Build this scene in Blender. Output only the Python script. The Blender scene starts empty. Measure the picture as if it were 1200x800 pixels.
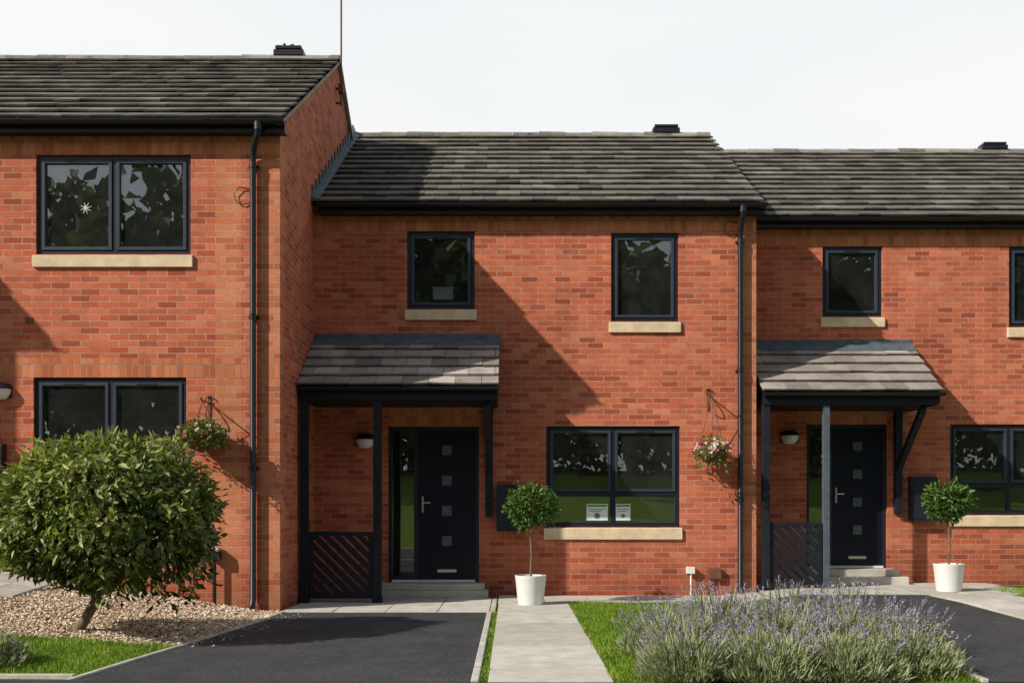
import bpy, math, random
import numpy as np
from mathutils import Vector, Matrix, noise
random.seed(7); rng=np.random.default_rng(7)
scene=bpy.context.scene
scene.view_settings.view_transform='Standard'
scene.view_settings.look='None'
scene.view_settings.exposure=0
R=random.uniform

# ------------------------------------------------------------------ materials
class NT:
    def __init__(s,name):
        s.m=bpy.data.materials.new(name); s.m.use_nodes=True
        s.t=s.m.node_tree; s.b=s.t.nodes['Principled BSDF']; s.out=s.t.nodes['Material Output']
    def n(s,typ,**kw):
        nd=s.t.nodes.new(typ)
        for k,v in kw.items():
            if k.startswith('_'): setattr(nd,k[1:],v)
            else: nd.inputs[k.replace('_',' ')].default_value=v
        return nd
    def l(s,a,b): s.t.links.new(a,b)
    def ramp(s,src,stops,interp='LINEAR'):
        r=s.t.nodes.new('ShaderNodeValToRGB'); r.color_ramp.interpolation=interp
        e=r.color_ramp.elements
        while len(e)<len(stops): e.new(0.5)
        for i,(p,c) in enumerate(stops):
            e[i].position=p; e[i].color=(c[0],c[1],c[2],1) if not isinstance(c,(int,float)) else (c,c,c,1)
        s.l(src,r.inputs[0]); return r.outputs[0]
    def mix(s,a,b,f,mode='MIX'):
        m=s.t.nodes.new('ShaderNodeMix'); m.data_type='RGBA'; m.blend_type=mode
        for sock,val in ((m.inputs[0],f),(m.inputs[6],a),(m.inputs[7],b)):
            if isinstance(val,(int,float)): sock.default_value=val
            elif isinstance(val,tuple): sock.default_value=(*val,1)
            else: s.l(val,sock)
        return m.outputs[2]
    def math(s,op,a,b=0.0):
        m=s.t.nodes.new('ShaderNodeMath'); m.operation=op
        for i,val in enumerate((a,b)):
            if isinstance(val,(int,float)): m.inputs[i].default_value=val
            else: s.l(val,m.inputs[i])
        return m.outputs[0]
    def pos(s):
        return s.t.nodes.new('ShaderNodeNewGeometry').outputs['Position']
    def noise(s,scale,detail=4,rough=.6,vec=None):
        n=s.n('ShaderNodeTexNoise',Scale=scale,Detail=detail,Roughness=rough)
        s.l(vec if vec else s.pos(),n.inputs['Vector']); return n.outputs['Fac']
    def bump(s,h,strength=.5,dist=.01):
        b=s.n('ShaderNodeBump',Strength=strength,Distance=dist); s.l(h,b.inputs['Height'])
        s.l(b.outputs[0],s.b.inputs['Normal'])
    def set(s,col=None,rough=.8,spec=.3,metal=0):
        if col is not None:
            if isinstance(col,tuple): s.b.inputs['Base Color'].default_value=(*col,1)
            else: s.l(col,s.b.inputs['Base Color'])
        s.b.inputs['Roughness'].default_value=rough
        s.b.inputs['Specular IOR Level'].default_value=spec
        s.b.inputs['Metallic'].default_value=metal
        return s.m
    def rnd(s):
        a=s.t.nodes.new('ShaderNodeAttribute'); a.attribute_name='rnd'; return a.outputs['Fac']

def brick_mat(name,stops,mortar,bw=.225,rh=.075,off=.5,zoff=0.0,uoff=0.0):
    k=NT(name)
    sep=k.n('ShaderNodeSeparateXYZ'); k.l(k.pos(),sep.inputs[0])
    u=k.math('ADD',sep.outputs[0],sep.outputs[1]); u=k.math('ADD',u,50+uoff); v=k.math('ADD',sep.outputs[2],30-zoff)
    c=k.n('ShaderNodeCombineXYZ'); k.l(u,c.inputs[0]); k.l(v,c.inputs[1])
    b=k.n('ShaderNodeTexBrick',Scale=1.0,Mortar_Size=.0066,Mortar_Smooth=.15,Bias=0.0,Brick_Width=bw,Row_Height=rh)
    b.offset=off; b.squash=1.0
    b.inputs['Color1'].default_value=(0,0,0,1); b.inputs['Color2'].default_value=(1,1,1,1); b.inputs['Mortar'].default_value=(.5,.5,.5,1)
    k.l(c.outputs[0],b.inputs['Vector'])
    col=k.ramp(b.outputs['Color'],stops)
    n1=k.noise(9,5,.65); n2=k.noise(.6,4,.6); n3=k.noise(60,3,.7); n4=k.noise(1.9,6,.7)
    col=k.mix(col,k.ramp(n3,[(0.3,.78),(.7,1.16)]),1.0,'MULTIPLY')
    mcol=k.mix(mortar,tuple(x*.55 for x in mortar),k.ramp(n1,[(.35,0),(.7,1)]))
    col=k.mix(col,mcol,b.outputs['Fac'])
    col=k.mix(col,k.ramp(n2,[(0.3,.84),(.7,1.08)]),1.0,'MULTIPLY')
    col=k.mix(col,(.62,.38,.28),k.ramp(n4,[(.60,0),(.80,.22)]))      # faint efflorescence
    mpv=k.n('ShaderNodeMapping'); mpv.inputs['Scale'].default_value=(5,5,.35); k.l(k.pos(),mpv.inputs[0])
    n5=k.noise(1.0,5,.6,mpv.outputs[0]); col=k.mix(col,k.ramp(n5,[(.35,.90),(.65,1.05)]),1.0,'MULTIPLY')
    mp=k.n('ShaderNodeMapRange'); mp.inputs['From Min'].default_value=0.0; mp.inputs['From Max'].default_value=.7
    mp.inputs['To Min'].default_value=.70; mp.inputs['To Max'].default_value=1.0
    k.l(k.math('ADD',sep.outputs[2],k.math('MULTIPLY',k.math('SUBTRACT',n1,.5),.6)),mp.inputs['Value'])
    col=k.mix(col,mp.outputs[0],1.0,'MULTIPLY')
    h=k.math('ADD',k.math('SUBTRACT',1.0,b.outputs['Fac']),k.math('MULTIPLY',n3,.35))
    k.bump(h,.7,.007)
    return k.set(col,.92,.15)

RED=[(0.0,(.34,.078,.042)),(.15,(.46,.108,.055)),(.5,(.55,.137,.068)),(.85,(.60,.162,.082)),(1,(.64,.21,.11))]
ORG=[(0.0,(.46,.130,.056)),(.4,(.57,.180,.080)),(1,(.64,.235,.115))]
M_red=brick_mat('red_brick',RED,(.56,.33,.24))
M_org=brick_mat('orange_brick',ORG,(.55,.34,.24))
def soldier(zoff,nm): return brick_mat(nm,ORG,(.48,.27,.18),.075,.225,0.0,zoff)

def simple(name,col,rough=.5,spec=.5,metal=0,var=.0,scale=8,bump=0):
    k=NT(name)
    if var>0:
        n=k.noise(scale,5,.6)
        c=k.mix(col,k.ramp(n,[(.3,1-var),(.7,1+var)]),1.0,'MULTIPLY')
        if bump: k.bump(n,bump,.004)
        return k.set(c,rough,spec,metal)
    return k.set(col,rough,spec,metal)
M_anth=simple('anthracite_upvc',(.014,.018,.028),.4,.4,var=.12,scale=3)
M_anth2=simple('anthracite_lit_casement',(.036,.046,.066),.38,.4,var=.12,scale=3)  # same anthracite made lighter: light caught by the casement edges, put into the colour
M_door=simple('navy_door_paint',(.007,.009,.022),.35,.25,var=.15,scale=4)
M_black=simple('black_plastic',(.012,.012,.015),.4,.4,var=.2,scale=5)
M_wood=simple('dark_painted_timber',(.012,.015,.022),.6,.25,var=.3,scale=14,bump=.3)
M_wood_lit=simple('sunlit_dark_timber',(.075,.10,.125),.5,.4,var=.25,scale=14,bump=.3)  # dark timber again, with the light on the right-hand post put into its colour
M_lead=simple('lead_flashing',(.085,.11,.13),.55,.4,0,var=.35,scale=6,bump=.3)
M_steel=simple('brushed_steel',(.6,.6,.6),.3,.5,1.0)
M_white=simple('white_plastic',(.75,.75,.73),.4,.5)
M_pot=simple('white_glazed_pot',(.76,.76,.74),.35,.5,var=.07,scale=5)
M_paper=simple('paper',(.78,.8,.8),.7,.2,var=.05)
M_ink=simple('printed_green',(.06,.30,.12),.7,.2)
M_sill=simple('buff_stone_sill',(.68,.54,.36),.85,.2,var=.18,scale=5,bump=.4)
M_room=simple('room_plaster',(.34,.33,.31),.9,.1)
M_floor=simple('room_floor',(.10,.075,.05),.8,.1)
M_pglass=simple('obscured_door_glass',(.09,.10,.11),.15,.6)
M_mortar=simple('verge_mortar',(.34,.32,.28),.9,.1,var=.3,scale=12)
M_soil=simple('soil',(.04,.028,.018),.95,.1,var=.4,scale=25,bump=.8)
M_rust=simple('rusty_metal',(.16,.07,.04),.7,.3,var=.3,scale=30)
M_bark=simple('bark',(.16,.12,.08),.9,.1,var=.4,scale=22,bump=.9)
M_coir=simple('coir_liner',(.12,.08,.04),.95,.1,var=.5,scale=40,bump=.8)

def glass():
    k=NT('window_glass'); t=k.t
    t.nodes.remove(k.b)
    tr=t.nodes.new('ShaderNodeBsdfTransparent'); tr.inputs[0].default_value=(.76,.80,.79,1)
    df=t.nodes.new('ShaderNodeBsdfDiffuse'); df.inputs[0].default_value=(.30,.32,.31,1)
    gl=t.nodes.new('ShaderNodeBsdfGlossy'); gl.inputs['Roughness'].default_value=.003; gl.inputs[0].default_value=(1,1,1,1)
    fr=t.nodes.new('ShaderNodeFresnel'); fr.inputs[0].default_value=1.5
    f=k.math('ADD',k.math('MULTIPLY',fr.outputs[0],1.6),.13)
    n=k.noise(1.3,2,.5); b=k.n('ShaderNodeBump',Strength=.06,Distance=.02); k.l(n,b.inputs['Height']); k.l(b.outputs[0],gl.inputs['Normal'])
    m0=t.nodes.new('ShaderNodeMixShader'); k.l(k.ramp(k.noise(3,5,.6),[(.3,.03),(.75,.08)]),m0.inputs[0]); k.l(tr.outputs[0],m0.inputs[1]); k.l(df.outputs[0],m0.inputs[2])
    mx=t.nodes.new('ShaderNodeMixShader'); k.l(f,mx.inputs[0]); k.l(m0.outputs[0],mx.inputs[1]); k.l(gl.outputs[0],mx.inputs[2])
    k.l(mx.outputs[0],k.out.inputs[0]); return k.m
M_glass=glass()

def tile_mat(name,a,b,lich,dirt=(.065,.062,.045)):
    k=NT(name)
    base=k.ramp(k.rnd(),[(0,tuple(x*.72 for x in a)),(.3,a),(.8,b),(1,tuple(x*1.22 for x in b))])
    n=k.noise(3.2,6,.7); n2=k.noise(26,4,.7); n3=k.noise(1.1,3,.5)
    c=k.mix(base,dirt,k.ramp(n,[(.48,0),(.74,.7)]))
    c=k.mix(c,lich,k.ramp(n2,[(.57,0),(.68,.55)]))
    c=k.mix(c,k.ramp(n3,[(.3,.8),(.7,1.12)]),1.0,'MULTIPLY')
    k.bump(n2,.5,.006)
    return k.set(c,.9,.15)
M_tile=tile_mat('weathered_concrete_tile',(.125,.115,.10),(.185,.172,.15),(.31,.30,.245))
M_tile2=tile_mat('porch_concrete_tile',(.27,.235,.21),(.38,.33,.295),(.45,.41,.37),(.12,.10,.085))
M_ridge=tile_mat('ridge_tile',(.22,.205,.175),(.29,.27,.235),(.40,.38,.33))

def leaf_mat(name,stops,trans=.25,rough=.5):
    k=NT(name); t=k.t
    c=k.ramp(k.rnd(),stops)
    k.set(c,rough,.35)
    tl=t.nodes.new('ShaderNodeBsdfTranslucent'); k.l(k.mix(c,(1.0,1.1,.45),1.0,'MULTIPLY'),tl.inputs[0])
    mx=t.nodes.new('ShaderNodeMixShader'); mx.inputs[0].default_value=trans
    k.l(k.b.outputs[0],mx.inputs[1]); k.l(tl.outputs[0],mx.inputs[2]); k.l(mx.outputs[0],k.out.inputs[0])
    return k.m
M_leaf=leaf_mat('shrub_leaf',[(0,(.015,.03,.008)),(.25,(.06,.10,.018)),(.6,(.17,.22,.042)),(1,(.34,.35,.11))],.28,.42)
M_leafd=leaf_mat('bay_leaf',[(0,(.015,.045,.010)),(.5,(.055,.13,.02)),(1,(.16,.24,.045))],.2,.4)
M_grassb=leaf_mat('grass_blade',[(0,(.13,.21,.02)),(.5,(.22,.35,.03)),(.9,(.31,.42,.05)),(1,(.40,.36,.14))],.35,.6)
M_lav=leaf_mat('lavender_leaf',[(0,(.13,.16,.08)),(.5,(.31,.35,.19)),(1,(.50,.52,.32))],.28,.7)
M_lavf=leaf_mat('lavender_flower',[(0,(.18,.14,.26)),(.5,(.32,.27,.43)),(1,(.48,.42,.56))],.2,.8)
M_pink=leaf_mat('pink_petal',[(0,(.55,.05,.12)),(.3,(.7,.22,.28)),(.5,(.8,.6,.55)),(1,(.85,.82,.76))],.3,.6)
M_tree=leaf_mat('tree_leaf',[(0,(.03,.045,.02)),(.6,(.08,.105,.045)),(1,(.14,.17,.075))],.35,.7)

def ground_mats():
    k=NT('lawn_grass'); n=k.noise(2.5,5,.6); n2=k.noise(60,3,.6)
    c=k.ramp(n,[(.3,(.10,.16,.02)),(.7,(.17,.26,.035))]); c=k.mix(c,k.ramp(n2,[(.3,.6),(.7,1.2)]),1.0,'MULTIPLY'); k.bump(n2,.6,.02); g=k.set(c,.95,.1)
    k=NT('asphalt'); n=k.noise(1.3,5,.6); v=k.n('ShaderNodeTexVoronoi',Scale=130.0); k.l(k.pos(),v.inputs['Vector'])
    c=k.ramp(n,[(.3,(.040,.041,.045)),(.7,(.070,.071,.074))]); c=k.mix(c,k.ramp(v.outputs['Color'],[(0,.4),(.75,1.1),(1,2.8)]),1.0,'MULTIPLY')
    n4=k.noise(4,8,.75); c=k.mix(c,(.13,.125,.11),k.ramp(n4,[(.50,0),(.75,.45)]))
    k.bump(v.outputs['Distance'],.8,.008); a=k.set(c,.85,.3)
    k=NT('concrete_slab'); n=k.noise(4,6,.65); n2=k.noise(90,3,.6)
    c=k.ramp(k.rnd(),[(0,(.46,.43,.37)),(1,(.60,.57,.50))]); c=k.mix(c,k.ramp(n,[(.3,.74),(.7,1.08)]),1.0,'MULTIPLY'); c=k.mix(c,k.ramp(n2,[(.3,.85),(.7,1.1)]),1.0,'MULTIPLY')
    n6=k.noise(11,6,.75); c=k.mix(c,(.18,.17,.13),k.ramp(n6,[(.60,0),(.72,.45)]))
    k.bump(n2,.4,.004); s=k.set(c,.9,.15)
    k=NT('gravel_bed'); v=k.n('ShaderNodeTexVoronoi',Scale=38.0); k.l(k.pos(),v.inputs['Vector'])
    c=k.mix((.34,.25,.16),k.ramp(v.outputs['Color'],[(0,.4),(1,1.5)]),1.0,'MULTIPLY'); k.bump(v.outputs['Distance'],1,.02); gr=k.set(c,.9,.15)
    k=NT('gravel_stone'); c=k.ramp(k.rnd(),[(0,(.26,.16,.10)),(.3,(.52,.38,.25)),(.7,(.67,.53,.38)),(1,(.76,.70,.60))]); st=k.set(c,.8,.25)
    return g,a,s,gr,st
M_grass,M_asph,M_slab,M_gravel,M_stone=ground_mats()
M_kerb=simple('concrete_edging',(.46,.44,.39),.9,.15,var=.25,scale=10,bump=.4)
M_paint=simple('road_paint',(.7,.7,.68),.7,.2,var=.1)

# ------------------------------------------------------------------ mesh builder
class MB:
    def __init__(s): s.v=[];s.f=[];s.m=[];s.r=[]
    def add(s,vs,fs,m=0,r=None):
        o=len(s.v); s.v+= [tuple(v) for v in vs]
        if r is None: r=random.random()
        for f in fs: s.f.append(tuple(i+o for i in f)); s.m.append(m); s.r.append(r)
    def quad(s,a,b,c,d,m=0): s.add([a,b,c,d],[(0,1,2,3)],m)
    def box(s,x0,x1,y0,y1,z0,z1,m=0,r=None):
        v=[(x0,y0,z0),(x1,y0,z0),(x1,y1,z0),(x0,y1,z0),(x0,y0,z1),(x1,y0,z1),(x1,y1,z1),(x0,y1,z1)]
        s.add(v,[(0,3,2,1),(4,5,6,7),(0,1,5,4),(1,2,6,5),(2,3,7,6),(3,0,4,7)],m,r)
    def hexa(s,v,m=0,r=None):
        s.add(v,[(0,3,2,1),(4,5,6,7),(0,1,5,4),(1,2,6,5),(2,3,7,6),(3,0,4,7)],m,r)
    def tube(s,pts,rad,segs=10,m=0,caps=True):
        P=[Vector(p) for p in pts]; n=len(P)
        if isinstance(rad,(int,float)): rad=[rad]*n
        vs=[]; ref=None
        for i,p in enumerate(P):
            d=(P[min(i+1,n-1)]-P[max(i-1,0)]).normalized()
            if ref is None: ref=Vector((0,0,1)) if abs(d.z)<.9 else Vector((1,0,0))
            a=d.cross(ref).normalized(); b=a.cross(d).normalized(); ref=b
            for k in range(segs):
                t=2*math.pi*k/segs; vs.append(p+a*math.cos(t)*rad[i]+b*math.sin(t)*rad[i])
        fs=[]
        for i in range(n-1):
            for k in range(segs):
                k2=(k+1)%segs; fs.append((i*segs+k,i*segs+k2,(i+1)*segs+k2,(i+1)*segs+k))
        if caps: fs.append(tuple(range(segs-1,-1,-1))); fs.append(tuple((n-1)*segs+k for k in range(segs)))
        s.add(vs,fs,m)
    def lathe(s,prof,c,segs=28,m=0,a0=0,a1=2*math.pi,axis='z'):
        full=abs(a1-a0-2*math.pi)<1e-6; ns=segs if full else segs+1; vs=[]
        for (r,z) in prof:
            for k in range(ns):
                t=a0+(a1-a0)*k/segs
                vs.append((c[0]+r*math.cos(t),c[1]+r*math.sin(t),c[2]+z))
        fs=[]
        for i in range(len(prof)-1):
            for k in range(segs):
                k2=(k+1)%ns; fs.append((i*ns+k,i*ns+k2,(i+1)*ns+k2,(i+1)*ns+k))
        s.add(vs,fs,m)
    def obj(s,name,mats,parent=None,smooth=False,bevel=0):
        me=bpy.data.meshes.new(name); me.from_pydata(s.v,[],s.f)
        for m in mats: me.materials.append(m)
        me.polygons.foreach_set('material_index',s.m)
        at=me.attributes.new('rnd','FLOAT','FACE'); at.data.foreach_set('value',s.r)
        if smooth:
            me.polygons.foreach_set('use_smooth',[True]*len(s.f))
        me.update()
        o=bpy.data.objects.new(name,me); scene.collection.objects.link(o)
        if smooth:
            try: me.set_sharp_from_angle(angle=math.radians(40))
            except Exception: pass
        if bevel:
            b=o.modifiers.new('bevel','BEVEL'); b.width=bevel; b.segments=2; b.limit_method='ANGLE'
        if parent: 
            o.parent=parent; o.matrix_parent_inverse=Matrix.Translation(-parent.location)
        return o
def empty(name,loc=(0,0,0)):
    e=bpy.data.objects.new(name,None); e.location=loc; e.empty_display_size=.3; scene.collection.objects.link(e); return e

def leafmesh(name,P,D,N,L,W,mats,rnd,parent=None,fold=.25,mi=None):
    """folded diamond leaves; P base, D direction, N approx normal"""
    D=D/np.linalg.norm(D,axis=1,keepdims=True)
    S=np.cross(D,N); S/=np.linalg.norm(S,axis=1,keepdims=True)+1e-9
    N2=np.cross(S,D); n=len(P); L=np.broadcast_to(L,(n,))[:,None]; W=np.broadcast_to(W,(n,))[:,None]
    mid=P+D*L*.45
    V=np.stack([P,mid-S*W*.5+N2*W*fold,P+D*L-N2*L*.08,mid+S*W*.5+N2*W*fold],axis=1).reshape(-1,3)
    i=np.arange(n)*4
    F=np.stack([i,i+1,i+2,i,i+2,i+3],axis=1).reshape(-1,3)
    me=bpy.data.meshes.new(name)
    me.vertices.add(len(V)); me.vertices.foreach_set('co',V.astype(np.float32).ravel())
    me.loops.add(F.size); me.loops.foreach_set('vertex_index',F.astype(np.int32).ravel())
    me.polygons.add(len(F)); me.polygons.foreach_set('loop_start',np.arange(0,F.size,3,dtype=np.int32))
    try: me.polygons.foreach_set('loop_total',np.full(len(F),3,dtype=np.int32))
    except Exception: pass
    for m in mats: me.materials.append(m)
    if mi is not None: me.polygons.foreach_set('material_index',np.repeat(mi,2).astype(np.int32))
    me.update(calc_edges=True)
    at=me.attributes.new('rnd','FLOAT','FACE'); at.data.foreach_set('value',np.repeat(rnd,2).astype(np.float32))
    me.validate()
    o=bpy.data.objects.new(name,me); scene.collection.objects.link(o)
    if parent: o.parent=parent; o.matrix_parent_inverse=Matrix.Translation(-parent.location)
    return o
def rdir(n):
    v=rng.normal(size=(n,3)); return v/np.linalg.norm(v,axis=1,keepdims=True)

# ------------------------------------------------------------------ terrain
def clamp(v,a=0,b=1): return max(a,min(b,v))
def sst(a,b,x): t=clamp((x-a)/(b-a)); return t*t*(3-2*t)
def gz(x,y):
    h=0.0
    if x<-2.9: h+=min(.45,(-2.9-x)*.16)*clamp((y-6.4)/5.2)
    h+=.10*sst(2.9,3.7,x)*clamp((y-8)/4)
    if y<-6: h+=min(3.2,(-6-y)*.15)  # unseen grass bank, added so the lower panes reflect green
    if -2.4<y<4.45: h-=.15
    return h
def frange(a,b,st):
    n=max(1,int(round((b-a)/st))); return [a+(b-a)*i/n for i in range(n+1)]
xs=[-400,-150,-60,-30]+frange(-14,-2.9,.4)+frange(-2.7,14,.35)+[30,60,150,400]
ys=[-400,-150,-60,-35,-27.4]+frange(-24,-6,3)+[-4,-2.5,-2.39,0,2,4.44,4.55]+frange(5,15,.4)+[20,40,80,150,400]
mb=MB(); vs=[(x,y,gz(x,y)-.02) for y in ys for x in xs]; nx=len(xs)
fs=[(j*nx+i,j*nx+i+1,(j+1)*nx+i+1,(j+1)*nx+i) for j in range(len(ys)-1) for i in range(nx-1)]
mb.add(vs,fs,0); mb.obj('ground',[M_grass])

def sheet(name,fl,fr,y0,y1,off,mat,st=.25):
    mb=MB(); Y=frange(y0,y1,st); nxx=14; vs=[]
    for y in Y:
        a,b=fl(y),fr(y)
        for i in range(nxx+1):
            x=a+(b-a)*i/nxx; vs.append((x,y,gz(x,y)+off))
    n=nxx+1
    mb.add(vs,[(j*n+i,j*n+i+1,(j+1)*n+i+1,(j+1)*n+i) for j in range(len(Y)-1) for i in range(nxx)])
    return mb.obj(name,[mat])
C=lambda v:(lambda y:v)
dl=lambda y:-3.10+(min(y,11.2)-7.1)*(.44/4.1)+ .0
sheet('driveway',lambda y:dl(y)+.05,C(-.285),7.1,11.78,.004,M_asph)
sheet('driveway.001',C(3.30),C(5.22),7.1,12.98,.004,M_asph)
sheet('footway',C(-30),C(30),4.62,7.1,.0,M_asph,.6)
mb=MB(); mb.quad((-60,-2.2,-.13),(60,-2.2,-.13),(60,4.4,-.13),(-60,4.4,-.13)); mb.obj('road',[M_asph])
mb=MB()
for i in range(-12,13):
    mb.quad((i*4-1,1.05,-.126),(i*4+1,1.05,-.126),(i*4+1,1.15,-.126),(i*4-1,1.15,-.126))
mb.obj('road_centre_line',[M_paint])
mb=MB()
for i in range(-30,30):
    mb.box(i*.915,i*.915+.905,4.47,4.62,-.16,.006); mb.box(i*.915,i*.915+.905,-2.45,-2.30,-.16,.006)
mb.obj('road_kerb',[M_kerb],bevel=.012)
sheet('lawn',C(.715),C(3.26),7.1,12.9,0.0,M_grass)
sheet('lawn.001',C(-9),dl,7.28,8.85,0.0,M_grass)
sheet('lawn.002',C(6.32),C(12),7.1,13.9,0.0,M_grass)
sheet('gravel_bed',C(-9),dl,8.85,11.94,0.0,M_gravel)
def edging(name,f,y0,y1,w=.05,h=.03,seg=.9):
    mb=MB(); y=y0
    while y<y1-.05:
        y2=min(y+seg,y1)
        a,b=f(y),f(y2-.006); z=gz(a,y); z2=gz(b,y2)
        mb.hexa([(a,y,z-.1),(a+w,y,z-.1),(b+w,y2-.006,z2-.1),(b,y2-.006,z2-.1),(a,y,z+h),(a+w,y,z+h),(b+w,y2-.006,z2+h),(b,y2-.006,z2+h)])
        y=y2
    return mb.obj(name,[M_kerb],bevel=.006)
edging('path_edging',dl,7.1,11.9,.045,.018)
edging('path_edging',C(-.285),7.1,11.78,.055,.02)
edging('path_edging',C(3.25),7.1,12.9,.05,.025)
mb=MB()
for i in range(8): mb.box(-9+i*.74,-9+i*.74+.732,7.22,7.275,-.1,.035+0*i)
mb.obj('path_edging',[M_kerb],bevel=.006)
def slabs(name,x0,x1,y0,y1,sx,sy,off=.012,stagger=False):
    mb=MB(); y=y0; row=0
    while y<y1-.03:
        y2=min(y+sy,y1); x=x0-(sx/2 if stagger and row%2 else 0)
        while x<x1-.03:
            a=max(x,x0); b=min(x+sx,x1)
            if b-a>.04:
                o=off+R(-.004,.004); t=R(-.003,.003); g=.005
                zs=[gz(p,q)+o for p,q in((a,y),(b,y),(b,y2),(a,y2))]
                c=[(a+g,y+g),(b-g,y+g),(b-g,y2-g),(a+g,y2-g)]
                mb.hexa([(p[0],p[1],z-.06) for p,z in zip(c,zs)]+[(p[0],p[1],z+(t if i<2 else -t)) for i,(p,z) in enumerate(zip(c,zs))])
            x+=sx
        y=y2; row+=1
    return mb.obj(name,[M_slab],bevel=.004)
slabs('slab_path',-.17,.71,7.1,12.88,.88,.9)
slabs('slab_path',-2.66,-.19,11.8,13.62,.6,.6)
slabs('slab_path',-.18,3.3,12.9,13.98,.6,.54)
slabs('slab_path',5.28,6.28,7.1,12.98,.5,.6)
slabs('slab_path',3.38,6.9,13.0,14.97,.6,.6)
slabs('slab_path',-7.2,-5.1,10.5,11.9,.6,.6,.03)

def grass(name,regions,dens,hmin=.025,hmax=.06):
    Ps=[]
    for (fl,fr,y0,y1) in regions:
        w=max(abs(fr(y)-fl(y)) for y in (y0,y1)); n=int(dens*w*(y1-y0))
        yy=rng.uniform(y0,y1,n)
        for y in yy:
            x=rng.uniform(fl(y),fr(y)); Ps.append((x,y,gz(x,y)-.004))
    P=np.array(Ps); n=len(P)
    D=np.stack([rng.normal(0,.38,n),rng.normal(0,.38,n),np.ones(n)],1)
    N=np.stack([rng.normal(size=n),rng.normal(size=n),np.zeros(n)],1)
    pn=np.array([noise.noise(Vector((p[0]*2.3,p[1]*2.3,0))) for p in P])
    leafmesh(name,P,D,N,rng.uniform(hmin,hmax,n)*(1+.5*pn),rng.uniform(.005,.009,n),[M_grassb],np.clip(rng.normal(.45,.2,n)+pn*.5,0,1))
grass('grass_blades',[(C(.70),C(3.24),7.1,12.88)],3600)
grass('grass_blades',[(C(-5.2),dl,7.29,8.87)],3800)
grass('grass_blades',[(C(6.33),C(8),9.5,13.9)],1500)
grass('grass_blades',[(C(-.232),C(-.172),7.1,11.8)],3500,.01,.04)

def pebbles():
    n=15000; y=rng.uniform(8.82,11.9,n); x=np.array([rng.uniform(-6.6,dl(v)-.02) for v in y])
    keep=~((x<-5.12)&(y>10.48)); x=x[keep]; y=y[keep]; n=len(x)
    st=rng.uniform(size=n)<.012; x=np.where(st,np.array([dl(v) for v in y])+rng.uniform(0,.45,n)**2*1.6,x)
    z=np.array([gz(a,b) for a,b in zip(x,y)])+np.where(st,.008,rng.uniform(0,.014,n))
    base=np.array([(1,0,0),(0,1,0),(-1,0,0),(0,-1,0),(0,0,1),(0,0,-1)],float)
    r=np.where(st,.009,rng.uniform(.010,.024,n))
    V=base[None]*(rng.uniform(.6,1.15,(n,6,1)))+rng.normal(0,.2,(n,6,3))
    ang=rng.uniform(0,6.28,n); c,s_=np.cos(ang),np.sin(ang)
    V=np.stack([V[...,0]*c[:,None]-V[...,1]*s_[:,None],V[...,0]*s_[:,None]+V[...,1]*c[:,None],V[...,2]*.7],-1)
    V=V*r[:,None,None]+np.stack([x,y,z],1)[:,None]
    f=np.array([(0,1,4),(1,2,4),(2,3,4),(3,0,4),(1,0,5),(2,1,5),(3,2,5),(0,3,5)])
    F=(np.arange(n)[:,None,None]*6+f[None]).reshape(-1,3)
    me=bpy.data.meshes.new('gravel_stones'); me.from_pydata(V.reshape(-1,3).tolist(),[],F.tolist())
    me.materials.append(M_stone); at=me.attributes.new('rnd','FLOAT','FACE'); at.data.foreach_set('value',np.repeat(rng.uniform(0,1,n),8).astype(np.float32))
    o=bpy.data.objects.new('gravel_stones',me); scene.collection.objects.link(o)
pebbles()

# ------------------------------------------------------------------ building parts
def wall(mb,Y,x0,x1,z0,z1,holes,bands,thick=.11):
    X={x0,x1};Z={z0,z1}
    for h in holes+[b[:4] for b in bands]: X|={clamp(h[0],x0,x1),clamp(h[1],x0,x1)}; Z|={clamp(h[2],z0,z1),clamp(h[3],z0,z1)}
    X=sorted(X);Z=sorted(Z)
    for i in range(len(X)-1):
        for j in range(len(Z)-1):
            xc=(X[i]+X[i+1])/2; zc=(Z[j]+Z[j+1])/2
            if any(h[0]<xc<h[1] and h[2]<zc<h[3] for h in holes): continue
            m=0
            for b in bands:
                if b[0]<xc<b[1] and b[2]<zc<b[3]: m=b[4]
            mb.quad((X[i],Y,Z[j]),(X[i+1],Y,Z[j]),(X[i+1],Y,Z[j+1]),(X[i],Y,Z[j+1]),m)
    for (a,b,c,d) in holes:
        t=Y+thick
        mb.quad((a,Y,c),(a,Y,d),(a,t,d),(a,t,c),0); mb.quad((b,Y,d),(b,Y,c),(b,t,c),(b,t,d),0)
        mb.quad((a,Y,d),(b,Y,d),(b,t,d),(a,t,d),0); mb.quad((b,Y,c),(a,Y,c),(a,t,c),(b,t,c),0)

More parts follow.
